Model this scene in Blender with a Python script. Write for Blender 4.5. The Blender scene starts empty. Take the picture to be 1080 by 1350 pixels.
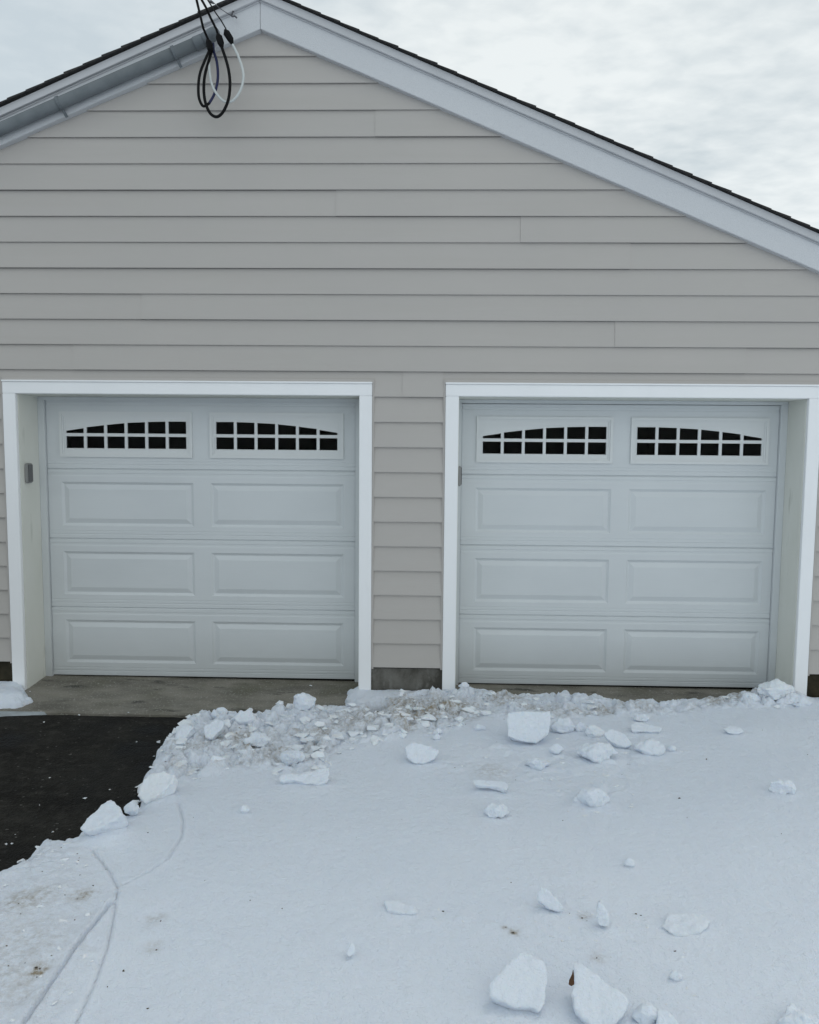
import bpy, bmesh, math, random
import numpy as np
from mathutils import Vector, Matrix, noise as mn
random.seed(7); rng = np.random.RandomState(11)
scene = bpy.context.scene
COL = scene.collection
R = math.radians

# ------------------------------------------------------------------ camera model (solved from the door sizes)
CAM = np.array([0.1537, -5.5678, 1.7936]); PIT, YAW, ROL, FPX = -.0848, -.0263, -.0083, 1027.3
def cam_rows():
    cy, sy = math.cos(YAW), math.sin(YAW); cp, sp = math.cos(PIT), math.sin(PIT); cr, sr = math.cos(ROL), math.sin(ROL)
    f = np.array([sy*cp, cy*cp, sp]); r = np.array([cy, -sy, 0.]); d = np.cross(f, r)
    return np.array([cr*r+sr*d, -sr*r+cr*d, f])
M3 = cam_rows()
def ray(u, v): return M3.T @ np.array([(u-540)/FPX, (v-675)/FPX, 1.])
def aty(u, v, y):
    d = ray(u, v); p = CAM+(y-CAM[1])/d[1]*d; return Vector(p)
def atz(u, v, z):
    d = ray(u, v); p = CAM+(z-CAM[2])/d[2]*d; return Vector(p)
def atplane(u, v, p0, n):
    d = ray(u, v); t = float(np.dot(np.array(p0)-CAM, n)/np.dot(d, n)); return Vector(CAM+t*d)

cam = bpy.data.cameras.new('camera'); co = bpy.data.objects.new('camera', cam); COL.objects.link(co)
cam.sensor_fit = 'VERTICAL'; cam.sensor_height = 36; cam.lens = 36*FPX/1350; cam.clip_end = 2000; cam.clip_start = .05
mw = Matrix.Identity(4)
for i in range(3):
    mw[i][0] = M3[0][i]; mw[i][1] = -M3[1][i]; mw[i][2] = -M3[2][i]; mw[i][3] = CAM[i]
co.matrix_world = mw
scene.camera = co

# ------------------------------------------------------------------ helpers
class MB:
    def __init__(s): s.v = []; s.f = []
    def add(s, vs, fs):
        n = len(s.v); s.v += [tuple(p) for p in vs]; s.f += [tuple(i+n for i in f) for f in fs]
    def box(s, x0, x1, y0, y1, z0, z1):
        s.add([(x0,y0,z0),(x1,y0,z0),(x1,y1,z0),(x0,y1,z0),(x0,y0,z1),(x1,y0,z1),(x1,y1,z1),(x0,y1,z1)],
              [(0,3,2,1),(4,5,6,7),(0,1,5,4),(1,2,6,5),(2,3,7,6),(3,0,4,7)])
    def prism(s, pts, y0, y1):            # pts (x,z) polygon swept along y
        n = len(pts)
        s.add([(x,y0,z) for x,z in pts]+[(x,y1,z) for x,z in pts],
              [tuple(range(n)), tuple(range(2*n-1, n-1, -1))]+[(i, i+n, (i+1)%n+n, (i+1)%n) for i in range(n)])
    def prismx(s, pts, x0, x1):           # pts (y,z) polygon swept along x
        n = len(pts)
        s.add([(x0,y,z) for y,z in pts]+[(x1,y,z) for y,z in pts],
              [tuple(range(n)), tuple(range(2*n-1, n-1, -1))]+[(i, i+n, (i+1)%n+n, (i+1)%n) for i in range(n)])
    def tube(s, pts, r, seg=10, cap=True):
        pts = [Vector(p) for p in pts]; rs = r if isinstance(r, (list, tuple)) else [r]*len(pts)
        n = len(pts); up = None; rings = []
        for i, p in enumerate(pts):
            t = (pts[min(i+1, n-1)]-pts[max(i-1, 0)]).normalized()
            if up is None: up = t.orthogonal().normalized()
            up = (up-t*up.dot(t)).normalized(); b = t.cross(up)
            rings.append([p+(up*math.cos(2*math.pi*k/seg)+b*math.sin(2*math.pi*k/seg))*rs[i] for k in range(seg)])
        vs = [q for g in rings for q in g]; fs = []
        for i in range(n-1):
            for k in range(seg):
                a = i*seg+k; c = i*seg+(k+1) % seg; fs.append((a, c, c+seg, a+seg))
        if cap: fs += [tuple(range(seg-1, -1, -1)), tuple(range((n-1)*seg, n*seg))]
        s.add(vs, fs)
    def build(s, name, mat, parent=None, smooth=False, bevel=0):
        me = bpy.data.meshes.new(name); me.from_pydata(s.v, [], s.f); me.update()
        bm = bmesh.new(); bm.from_mesh(me); bmesh.ops.recalc_face_normals(bm, faces=bm.faces)
        if bevel:
            bmesh.ops.remove_doubles(bm, verts=bm.verts, dist=1e-5)
            bmesh.ops.bevel(bm, geom=[e for e in bm.edges if len(e.link_faces) == 2 and e.calc_face_angle(0) > .5], offset=bevel, segments=2, affect='EDGES', clamp_overlap=True)
        bm.to_mesh(me); bm.free()
        me.materials.append(mat)
        if smooth: me.polygons.foreach_set('use_smooth', [True]*len(me.polygons))
        return link(name, me, parent)
def link(name, me, parent=None):
    o = bpy.data.objects.new(name, me); COL.objects.link(o)
    if parent: o.parent = parent; o.matrix_parent_inverse = parent_world(parent).inverted()
    return o
def parent_world(p):
    m = p.matrix_local.copy() if p.parent is None else p.matrix_parent_inverse @ p.matrix_basis
    q = p
    m = Matrix.LocRotScale(q.location, q.rotation_euler, q.scale)
    if q.parent: m = parent_world(q.parent) @ q.matrix_parent_inverse @ m
    return m
def tag(o, label=None, cat=None, group=None, kind=None):
    for k, v in (('label', label), ('category', cat), ('group', group), ('kind', kind)):
        if v: o[k] = v
    return o
def empty(name, loc):
    o = bpy.data.objects.new(name, None); COL.objects.link(o); o.location = loc; o.empty_display_size = .1; return o
def smooth_path(pts, per=6):
    P = [Vector(p) for p in pts]; out = []
    for i in range(len(P)-1):
        p0 = P[max(i-1, 0)]; p1 = P[i]; p2 = P[i+1]; p3 = P[min(i+2, len(P)-1)]
        for k in range(per):
            t = k/per
            out.append(.5*((2*p1)+(p2-p0)*t+(2*p0-5*p1+4*p2-p3)*t*t+(3*p1-p0-3*p2+p3)*t**3))
    return out+[P[-1]]

# ------------------------------------------------------------------ vector noise
def _h(ix, iy, s):
    n = (ix.astype(np.int64)*374761393+iy.astype(np.int64)*668265263+s*982451653) & 0x7fffffff
    n = ((n ^ (n >> 13))*1274126177) & 0x7fffffff
    n = ((n ^ (n >> 15))*1911520717) & 0x7fffffff
    return ((n ^ (n >> 16)) & 0xffffff)/float(0xffffff)
def vn(x, y, s=0):
    ix = np.floor(x); iy = np.floor(y); fx = x-ix; fy = y-iy
    fx = fx*fx*fx*(fx*(fx*6-15)+10); fy = fy*fy*fy*(fy*(fy*6-15)+10)
    a = _h(ix, iy, s); b = _h(ix+1, iy, s); c = _h(ix, iy+1, s); d = _h(ix+1, iy+1, s)
    return (a+(b-a)*fx)+((c+(d-c)*fx)-(a+(b-a)*fx))*fy-.5
def fbm(x, y, f, o=4, s=0):
    r = 0; a = 1
    for i in range(o):
        t = i*1.1+s; c, sn = math.cos(t), math.sin(t)
        r = r+a*vn((x*c-y*sn)*f+i*7.3, (x*sn+y*c)*f+i*3.1, s+i); a *= .5; f *= 2.03
    return r
def shards(x, y, f, s=0, tilt=1.):     # broken crust: each cell a tilted flat piece with open joints
    X = x*f; Y = y*f; ix = np.floor(X); iy = np.floor(Y)
    d1 = np.full(X.shape, 9.); d2 = d1.copy(); h = np.zeros(X.shape)
    for dx in (-1, 0, 1):
        for dy in (-1, 0, 1):
            cx = ix+dx; cy = iy+dy
            px = cx+_h(cx, cy, s); py = cy+_h(cx, cy, s+1)
            ex = X-px; ey = Y-py; d = np.sqrt(ex*ex+ey*ey)
            hh = _h(cx, cy, s+2)-.4+tilt*((_h(cx, cy, s+3)-.5)*ex+(_h(cx, cy, s+4)-.5)*ey)
            near = d < d1
            d2 = np.where(near, d1, np.minimum(d2, d)); h = np.where(near, hh, h); d1 = np.where(near, d, d1)
    e = np.clip((d2-d1)/.28, 0, 1)
    return h*(.3+.7*e)-.25*(1-e)
def inside(x, y, poly):
    r = np.zeros(x.shape, bool); n = len(poly)
    for i in range(n):
        x0, y0 = poly[i]; x1, y1 = poly[(i+1) % n]
        if y0 == y1: continue
        c = ((y0 > y) != (y1 > y)) & (x < (x1-x0)*(y-y0)/(y1-y0)+x0); r ^= c
    return r
def pdist(x, y, pl, closed=False):
    d = np.full(x.shape, 1e9); n = len(pl)
    for i in range(n if closed else n-1):
        x0, y0 = pl[i]; x1, y1 = pl[(i+1) % n]; ax, ay = x1-x0, y1-y0; L = ax*ax+ay*ay+1e-12
        t = np.clip(((x-x0)*ax+(y-y0)*ay)/L, 0, 1)
        d = np.minimum(d, np.hypot(x-x0-t*ax, y-y0-t*ay))
    return d
def sdist(x, y, poly):                 # + inside
    d = pdist(x, y, poly, True); return np.where(inside(x, y, poly), d, -d)
def sstep(a, b, t):
    t = np.clip((t-a)/(b-a), 0, 1); return t*t*(3-2*t)

# ------------------------------------------------------------------ materials
def mat(name, base, rough=.6, spec=.5, bump=None, var=None, metallic=0., extra=None):
    m = bpy.data.materials.new(name); m.use_nodes = True; nt = m.node_tree; N = nt.nodes; L = nt.links
    b = N['Principled BSDF']; b.inputs['Base Color'].default_value = (*base, 1); b.inputs['Roughness'].default_value = rough
    b.inputs['Specular IOR Level'].default_value = spec; b.inputs['Metallic'].default_value = metallic
    tc = N.new('ShaderNodeTexCoord')
    def noise(scale, detail=4, stretch=(1,1,1), rough_=.55):
        mp = N.new('ShaderNodeMapping'); mp.inputs['Scale'].default_value = stretch; L.new(tc.outputs['Object'], mp.inputs[0])
        n = N.new('ShaderNodeTexNoise'); n.inputs['Scale'].default_value = scale; n.inputs['Detail'].default_value = detail; n.inputs['Roughness'].default_value = rough_
        L.new(mp.outputs[0], n.inputs['Vector']); return n.outputs['Fac']
    def ramp(src, p0, c0, p1, c1):
        r = N.new('ShaderNodeValToRGB'); r.color_ramp.elements[0].position = p0; r.color_ramp.elements[1].position = p1
        r.color_ramp.elements[0].color = (*c0, 1) if isinstance(c0, tuple) else (c0, c0, c0, 1)
        r.color_ramp.elements[1].color = (*c1, 1) if isinstance(c1, tuple) else (c1, c1, c1, 1)
        L.new(src, r.inputs[0]); return r.outputs[0]
    def mix(fac, a, c, mode='MIX'):
        x = N.new('ShaderNodeMix'); x.data_type = 'RGBA'; x.blend_type = mode
        for sock, val in ((x.inputs[0], fac), (x.inputs[6], a), (x.inputs[7], c)):
            if hasattr(val, 'links') or isinstance(val, bpy.types.NodeSocket): L.new(val, sock)
            else: sock.default_value = val if not isinstance(val, tuple) else (*val, 1)
        return x.outputs[2]
    if var:                                  # (scale, stretch, amount, second colour)
        cur = base
        for sc, st, lo, hi, c2 in var:
            cur = mix(ramp(noise(sc, 5, st), lo, 0., hi, 1.), cur, c2)
        L.new(cur, b.inputs['Base Color'])
    if bump:
        prev = None
        for sc, st, dist in bump:
            bn = N.new('ShaderNodeBump'); bn.inputs['Distance'].default_value = dist; bn.inputs['Strength'].default_value = 1
            L.new(noise(sc, 4, st), bn.inputs['Height'])
            if prev: L.new(prev, bn.inputs['Normal'])
            prev = bn.outputs[0]
        L.new(prev, b.inputs['Normal'])
    if extra: extra(m, N, L, b, noise, ramp, mix)
    return m
M = {}
M['siding'] = mat('vinyl_siding', (.458,.432,.406), .5, .35, bump=[(7, (.25,1,1.6), .0024), (60, (.12,1,3), .00035)],
                  var=[(.9, (1,1,2.2), .35, .75, (.435,.412,.39)), (3.2, (.18,1,3), .5, .85, (.435,.41,.382)), (1.3, (3.,1,.25), .5, .8, (.445,.425,.395))])
M['trimch'] = mat('trim_channel_vinyl', (.445,.42,.397), .5, .35, bump=[(20, (1,1,1), .0003)])
M['casing'] = mat('white_aluminium_casing', (.85,.86,.87), .42, .5, bump=[(140, (1,1,1), .0004), (4, (1,1,1), .0012)],
                  var=[(2.5, (1,1,.4), .45, .85, (.81,.82,.83))])
M['jamb'] = mat('painted_wood_jamb', (.72,.725,.67), .55, .35, bump=[(30, (2,2,.12), .0008)],
                var=[(3, (1,1,.5), .45, .8, (.67,.675,.61)), (9, (1,1,.25), .62, .8, (.48,.49,.43))])
def door_extra(m, N, L, b, noise, ramp, mix):
    sx = N.new('ShaderNodeSeparateXYZ'); g = N.new('ShaderNodeNewGeometry'); L.new(g.outputs['Position'], sx.inputs[0])
    z = ramp(sx.outputs['Z'], .02, 1., .35, 0.)          # road spray and dust low on the door
    d = mix(.5, z, noise(5, 6, (1,1,2.5)), 'MULTIPLY')
    src = b.inputs['Base Color'].links[0].from_socket
    L.new(mix(d, src, (.45,.47,.475)), b.inputs['Base Color'])
M['door'] = mat('white_steel_door', (.605,.633,.645), .4, .4, bump=[(45, (.10,1,3.2), .0006), (2.2, (1,1,1.5), .002)],
                var=[(1.6, (1,1,2), .4, .8, (.57,.598,.612))], extra=door_extra)
M['winframe'] = mat('window_surround_plastic', (.65,.67,.67), .45, .4, bump=[(60, (1,1,1), .0002)])
M['rake'] = mat('aluminium_rake_cover', (.60,.612,.63), .42, .5, bump=[(210, (1,1,1), .0022), (3, (1,1,1), .002)],
                var=[(1.3, (1,1,1), .4, .8, (.57,.58,.60)), (260, (1,1,1), .5, .7, (.51,.525,.545))])
M['strip'] = mat('painted_rake_molding', (.55,.555,.57), .5, .4, bump=[(25, (.3,1,1), .0008)],
                var=[(4, (1,1,1), .45, .8, (.49,.50,.51))])
M['shingle'] = mat('asphalt_shingles', (.03,.03,.031), .95, .2, bump=[(160, (1,1,1), .004)],
                   var=[(40, (1,1,1), .4, .7, (.055,.052,.05))])
M['conduit'] = mat('galvanised_conduit', (.15,.17,.183), .55, .4, bump=[(14, (1,1,1), .0012)],
                   var=[(7, (1,2,1), .4, .75, (.11,.128,.14)), (3, (1,1,1), .5, .8, (.15,.17,.185))])
M['black'] = mat('black_cable_jacket', (.003,.003,.0035), .7, .2, bump=[(40, (1,1,1), .0004)])
M['blue'] = mat('navy_cable_jacket', (.008,.012,.06), .45, .4, bump=[(40, (1,1,1), .0006)])
M['whitec'] = mat('white_cable_jacket', (.55,.58,.57), .5, .4, bump=[(40, (1,1,1), .0006)], var=[(12, (1,1,1), .5, .8, (.4,.42,.41))])
M['steelw'] = mat('weathered_steel_wire', (.10,.10,.11), .5, .5, metallic=.6, bump=[(90, (1,1,1), .0004)])
M['seal'] = mat('black_rubber_seal', (.004,.004,.004), .8, .2, bump=[(60, (1,1,1), .0008)])
M['keypad'] = mat('grey_box_plastic', (.27,.27,.265), .5, .4, bump=[(80, (1,1,1), .0004)])
M['keypadd'] = mat('dark_box_plastic', (.12,.12,.12), .5, .4, bump=[(80, (1,1,1), .0004)])
M['found'] = mat('stained_concrete', (.16,.155,.14), .9, .3, bump=[(18, (1,1,1), .012), (120, (1,1,1), .003)],
                 var=[(7, (1,1,.6), .38, .62, (.07,.066,.056)), (22, (1,1,.5), .55, .75, (.20,.195,.18)), (3, (1,1,1), .5, .75, (.05,.048,.038))])
M['foundd'] = mat('shade_dark_footing', (.03,.027,.018), .9, .2, bump=[(18, (1,1,1), .012)], var=[(9, (1,1,1), .45, .7, (.055,.047,.03))])  # outer footings: shade of the recess put into a near-black brown colour
M['inner'] = mat('dark_board_lining', (.06,.055,.05), .9, .2, bump=[(8, (1,1,1), .003)], var=[(3, (1,1,1), .4, .7, (.04,.038,.035))])
def slab_extra(m, N, L, b, noise, ramp, mix):
    src = b.inputs['Base Color'].links[0].from_socket
    L.new(mix(ramp(noise(70, 3), .58, 0., .70, 1.), src, (.33,.32,.29)), b.inputs['Base Color'])
M['slab'] = mat('damp_concrete_apron', (.23,.215,.18), .7, .4, bump=[(10, (1,1,1), .016), (90, (1,1,1), .006)],
                var=[(3.2, (.6,1.5,1), .42, .62, (.125,.117,.097)), (9, (.5,1.6,1), .55, .72, (.21,.20,.172)), (5, (.5,1.5,1), .60, .68, (.05,.048,.04)), (2.0, (1,1,1), .5, .7, (.125,.12,.085))], extra=slab_extra)
def asph_extra(m, N, L, b, noise, ramp, mix):
    at = N.new('ShaderNodeAttribute'); at.attribute_name = 'wet'
    vo = N.new('ShaderNodeTexVoronoi'); vo.inputs['Scale'].default_value = 95
    tc = [n for n in N if n.type == 'TEX_COORD'][0]; L.new(tc.outputs['Object'], vo.inputs['Vector'])
    sep = N.new('ShaderNodeSeparateColor'); L.new(vo.outputs['Color'], sep.inputs[0])
    src = b.inputs['Base Color'].links[0].from_socket
    c = mix(ramp(sep.outputs[0], .80, 0., .98, 1.), src, (.030,.028,.025))
    c = mix(ramp(sep.outputs[1], .990, 0., .995, 1.), c, (.10,.097,.09))
    c = mix(at.outputs['Fac'], c, (.0045,.0045,.0045))
    L.new(c, b.inputs['Base Color'])
    bn = N.new('ShaderNodeBump'); bn.inputs['Distance'].default_value = .006; bn.inputs['Strength'].default_value = .9
    L.new(vo.outputs['Distance'], bn.inputs['Height']); L.new(b.inputs['Normal'].links[0].from_socket, bn.inputs['Normal']); L.new(bn.outputs[0], b.inputs['Normal'])
    r = ramp(at.outputs['Fac'], 0., .85, 1., .5); L.new(r, b.inputs['Roughness'])
M['asphalt'] = mat('wet_asphalt', (.0245,.0235,.0205), .85, .12, bump=[(7, (1,1,1), .02), (40, (1,1,1), .010)],
                   var=[(2.6, (1,1.5,1), .4, .7, (.0115,.0105,.009)), (14, (1,1,1), .5, .75, (.047,.0445,.039)), (45, (1,1,1), .55, .7, (.012,.011,.009))], extra=asph_extra)
def sss(m, N, L, b, noise, ramp, mix):
    b.inputs['Subsurface Weight'].default_value = .35; b.inputs['Subsurface Scale'].default_value = .012
    b.inputs['Subsurface Radius'].default_value = (.6, .8, 1.)
def snow_extra(m, N, L, b, noise, ramp, mix):
    b.inputs['Subsurface Weight'].default_value = .25; b.inputs['Subsurface Scale'].default_value = .012
    b.inputs['Subsurface Radius'].default_value = (.6, .8, 1.)
    at = N.new('ShaderNodeAttribute'); at.attribute_name = 'dirt'
    src = b.inputs['Base Color'].links[0].from_socket
    sp = mix(1., at.outputs['Fac'], ramp(noise(38, 5, (1,1,1), .65), .40, 0., .66, 1.), 'MULTIPLY')
    c = mix(mix(1., at.outputs['Fac'], (.28,.28,.28), 'MULTIPLY'), src, (.52,.50,.46))
    c = mix(sp, c, (.30,.255,.185))
    L.new(c, b.inputs['Base Color'])
M['snow'] = mat('old_snow', (.79,.847,.935), .65, .25, bump=[(28, (1,1,1), .012), (130, (1,1,1), .0065), (430, (1,1,1), .0026)],
                var=[(1.4, (1,1,1), .35, .75, (.76,.82,.91)), (5, (1,1,1), .5, .8, (.77,.825,.912))], extra=snow_extra)
M['block'] = mat('packed_snow_block', (.79,.845,.925), .6, .25, bump=[(16, (1,1,1), .012), (90, (1,1,1), .007), (400, (1,1,1), .0028)],
                 var=[(6, (1,1,1), .45, .8, (.755,.81,.875))], extra=sss)
M['dirtyblock'] = mat('dirty_snow_lump', (.80,.845,.895), .65, .25, bump=[(20, (1,1,1), .012), (110, (1,1,1), .005)],
                 var=[(10, (1,1,1), .56, .80, (.62,.62,.60)), (30, (1,1,1), .70, .80, (.42,.38,.31))], extra=sss)
M['ice'] = mat('thin_grey_ice', (.33,.37,.39), .35, .5, bump=[(20, (1,1,1), .006)], var=[(8, (1,2,1), .4, .7, (.20,.22,.23))])
M['leaf'] = mat('dead_leaf', (.17,.085,.04), .6, .3, bump=[(60, (1,1,1), .002)], var=[(40, (1,1,1), .45, .7, (.09,.05,.03))])
M['crumb'] = mat('dirt_crumbs', (.06,.05,.04), .9, .2, bump=[(90, (1,1,1), .002)], var=[(20, (1,1,1), .4, .7, (.13,.10,.07))])
g = bpy.data.materials.new('dark_window_glass'); g.use_nodes = True; b = g.node_tree.nodes['Principled BSDF']
b.inputs['Base Color'].default_value = (.75,.8,.8,1); b.inputs['Roughness'].default_value = .02; b.inputs['Transmission Weight'].default_value = 1; b.inputs['IOR'].default_value = 1.09
nn = g.node_tree.nodes.new('ShaderNodeTexNoise'); nn.inputs['Scale'].default_value = 3; bb = g.node_tree.nodes.new('ShaderNodeBump'); bb.inputs['Distance'].default_value = .0008
g.node_tree.links.new(nn.outputs['Fac'], bb.inputs['Height']); g.node_tree.links.new(bb.outputs[0], b.inputs['Normal'])
M['glass'] = g

# ------------------------------------------------------------------ the garage
RX, SL = -1.029, .4183                      # ridge x, roof slope
XL, XR = -5.80, 3.742
def rz(x, z0=4.600): return z0-SL*abs(x-RX) # rake board lower edge
S0, SE = .1850, .1774
DOORS = [dict(x0=-2.817, x1=-.353, z=0.0), dict(x0=.349, x1=2.782, z=-.015)]
HEAD, CAS = 2.1432, 2.2398
garage = empty('garage', (RX, 0, 0))
tag(garage, 'beige clapboard garage with two white sectional doors under a low gable', 'garage')

def outer(d): return d['x0']-.093, d['x1']+.090
seams = {1: [], 0: []}
JOINTS = {22: [], 21: [-.25], 18: [-.52], 17: [.76], 16: [1.52, -3.6], 13: [1.43], 12: [2.34, -2.4], 11: [-.05], 14: [-1.9], 19: [-2.9], 7: [], 15: [3.2]}
sd = MB()
def course_piece(xa, xb, z0, z1, off, ls=0., rs=0.):
    # front face leans in toward its top; ls/rs shift of ends at top edge
    yb, yt = -.0215-off, -.0045-off; lip = .0165
    sd.add([(xa,yb,z0),(xb,yb,z0),(xb+rs,yt,z1),(xa+ls,yt,z1),(xa,yb+lip,z0+.001),(xb,yb+lip,z0+.001),
            (xa,yb-.0008,z0+.006),(xb,yb-.0008,z0+.006),(xb+rs,.004,z1),(xa+ls,.004,z1)],
           [(0,1,7,6),(6,7,2,3),(1,0,4,5),(0,6,3,9,4),(7,1,5,8,2)])
for i in range(0, 26):
    z0 = S0+SE*i; z1 = z0+SE
    if z0 > 4.62: break
    zt = 4.66
    def gx(z, sgn): return RX+sgn*max(.02, (zt-z)/SL)
    la, ra = max(XL, gx(z0, -1)), min(XR, gx(z0, 1)); lb, rb = max(XL, gx(z1, -1)), min(XR, gx(z1, 1))
    if i < 11:
        ivs = [(XL, outer(DOORS[0])[0]-.016), (outer(DOORS[0])[1]+.016, outer(DOORS[1])[0]-.016), (outer(DOORS[1])[1]+.016, XR)]
        for a, c in ivs: course_piece(a, c, z0, z1, 0)
    elif i == 11:
        zc = CAS+.020
        xs = [XL, outer(DOORS[0])[0]-.016, outer(DOORS[0])[1]+.016, outer(DOORS[1])[0]-.016, outer(DOORS[1])[1]+.016, XR]
        for k in range(5):
            if k % 2: # above a door: only the upper strip, keeping the same lean
                t = (zc-z0)/SE; yb = -.0215+t*.017
                sd.add([(xs[k],yb,zc),(xs[k+1],yb,zc),(xs[k+1],-.0045,z1),(xs[k],-.0045,z1),(xs[k],.004,zc),(xs[k+1],.004,zc)], [(0,1,2,3),(1,0,4,5)])
            elif k == 2:
                course_piece(xs[2], -.05, z0, z1, 0); course_piece(-.05, xs[3], z0, z1, .004)
            else: course_piece(xs[k], xs[k+1], z0, z1, 0)
    else:
        js = [j for j in JOINTS.get(i, []) if la+.3 < j < ra-.3]
        js.sort(); e = [la]+js+[ra]
        for k in range(len(e)-1):
            course_piece(e[k], e[k+1], z0, z1, .0045*(k % 2), (lb-la) if k == 0 else 0, (rb-ra) if k == len(e)-2 else 0)
siding = sd.build('siding', M['siding'], garage)
# wall behind the siding, butted round the openings
w = MB(); O = [outer(DOORS[0]), outer(DOORS[1])]
y0, y1 = .006, .02
w.box(XL, DOORS[0]['x0']-.03, y0, .27, S0-.01, HEAD+.02); w.box(DOORS[0]['x1']+.03, DOORS[1]['x0']-.03, y0, .27, S0-.01, HEAD+.02); w.box(DOORS[1]['x1']+.03, XR, y0, .27, S0-.01, HEAD+.02)
w.prism([(XL, HEAD+.02), (XR, HEAD+.02), (XR, rz(XR)+.05), (RX, 4.65), (XL, rz(XL)+.05)], y0, .27)
w.build('front_wall', M['inner'], garage)
for x0, x1 in ((XL, XL+.12), (XR-.12, XR)):
    q = MB(); q.box(x0, x1, .27, 7.0, -.1, rz(XR)-.02); q.build('side_wall', M['siding'], garage)
q = MB(); q.prism([(XL, -.1), (XR, -.1), (XR, rz(XR)+.02), (RX, 4.62), (XL, rz(XL)+.02)], 7.0, 7.15); q.build('back_wall', M['siding'], garage)
q = MB(); q.box(XL+.12, XR-.12, .40, 7.0, -.12, -.02); q.build('floor', M['slab'], garage)
# roof deck with stepped shingle courses; the sawtooth is what the gable edge shows
def roof_side(sgn):
    q = MB(); ex = (XR-RX)+.35
    n = Vector((sgn*SL, 0, 1)).normalized(); dvec = Vector((sgn, 0, -SL)).normalized(); Ls = ex*math.sqrt(1+SL*SL)
    base = Vector((RX, 0, 4.600+.178+.058)); step = .1435; prof = []
    s = .02; k = 0
    tops = []
    while s < Ls:
        e = min(s+step+random.uniform(-.004, .004), Ls)
        th0 = .005 if sgn > 0 else .010; th1 = th0+.006+random.uniform(-.002, .003)
        tops += [base+dvec*s+n*th0, base+dvec*e+n*th1]; s = e
    poly = [base+dvec*0+n*.010]+tops+[base+dvec*Ls-n*.0, base+dvec*0.0-n*.0]
    q.prism([(p.x, p.z) for p in poly], -.118, 7.3)
    return q
rf = MB(); a = roof_side(1); b2 = roof_side(-1); rf.add(a.v, a.f); rf.add(b2.v, b2.f)
roof = rf.build('roof', M['shingle'], garage)
q = MB()
for sgn in (1, -1):
    n = Vector((sgn*SL, 0, 1)).normalized(); d = Vector((sgn, 0, -SL)).normalized(); base = Vector((RX, 0, 4.836))
    pts = [base+n*.020, base+d*.17+n*.020, base+d*.175+n*.040, base+n*.040+Vector((0, 0, .003))]
    q.prism([(p.x, p.z) for p in pts], -.126, 7.31)
q.build('ridge_cap', M['shingle'], roof)
q = MB(); q.prism([(XL-.3, rz(XL-.3)+.17), (RX, 4.77), (XR+.3, rz(XR+.3)+.17), (XR+.3, rz(XR+.3)+.232), (RX, 4.832), (XL-.3, rz(XL-.3)+.232)], .27, 7.2); q.build('roof_deck', M['inner'], roof)
for sgn in (-1, 1):
    ex = (XR-RX)+.33
    def P(x, dz): return (RX+sgn*x, 4.600-SL*x+dz)
    q = MB(); q.prism([P(.0008, 0), P(ex, 0), P(ex, .178), P(.0008, .178)], -.060, .0055)
    rb_ = q.build('rake_board', M['rake'], garage, bevel=.003)
    q = MB(); q.prism([P(.0008, .178), P(ex, .178), P(ex, .232), P(.0008, .232)], -.088, .0055)
    q.prism([P(.0008, .168), P(ex, .168), P(ex, .1775), P(.0008, .1775)], -.068, -.0605)
    q.build('rake_molding', M['strip'], rb_, bevel=.002)
# foundation
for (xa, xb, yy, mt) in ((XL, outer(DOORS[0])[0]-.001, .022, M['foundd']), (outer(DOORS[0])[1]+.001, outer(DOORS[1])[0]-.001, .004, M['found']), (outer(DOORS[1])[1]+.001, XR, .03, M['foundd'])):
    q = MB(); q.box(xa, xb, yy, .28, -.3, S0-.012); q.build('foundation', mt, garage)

# casings, jambs, channels
for d in DOORS:
    x0, x1, dz = d['x0'], d['x1'], d['z']; a, c = outer(d); zb = -.05+dz
    q = MB(); q.box(a, x0, -.030, .0035, zb, HEAD); q.box(x1, c, -.030, .0035, zb, HEAD); q.box(a, c, -.030, .0035, HEAD+.0005, CAS-.013)
    cas = q.build('door_casing', M['casing'], garage, bevel=.003)
    q = MB(); q.box(a-.002, c+.002, -.038, .0035, CAS-.0125, CAS); q.build('drip_cap', M['casing'], cas, bevel=.002)
    q = MB()
    for xa, xb in ((a-.016, a-.0005), (c+.0005, c+.016)):
        q.box(xa, xb, -.021, .003, S0-.012, CAS+.0195)
        q.box(xa+.004, xb-.004, -.0235, -.0215, S0-.012, CAS+.0195)
    q.box(a-.0005, c+.0005, -.021, .003, CAS+.0015, CAS+.0195)
    q.build('trim_channel', M['trimch'], cas)
    for s, xw in ((1, x0), (-1, x1)):
        q = MB(); q.box(min(xw-s*.02, xw+s*.004), max(xw-s*.02, xw+s*.004), .004, .33, zb, HEAD+.004); q.build('side_jamb', M['jamb'], cas, bevel=.0015)
        q = MB(); sw = .034 if xw == .349 else .056; e1 = xw+s*.0042; e2 = xw+s*sw
        q.box(min(e1, e2), max(e1, e2), .272, .288, zb+.03, HEAD-.030); q.box(min(xw+s*(sw-.011), xw+s*(sw+.004)), max(xw+s*(sw-.011), xw+s*(sw+.004)), .2885, .2915, zb+.03, HEAD-.03)
        q.build('weather_strip', M['door'], cas, bevel=.002)
    q = MB(); q.box(x0+.0045, x1-.0045, .004, .33, HEAD-.004, HEAD+.02); q.build('head_jamb', M['jamb'], cas)
    q = MB(); q.box(x0+.0045, x1-.0045, .272, .289, HEAD-.030, HEAD-.0045); q.build('weather_strip', M['door'], cas, bevel=.002)

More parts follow.
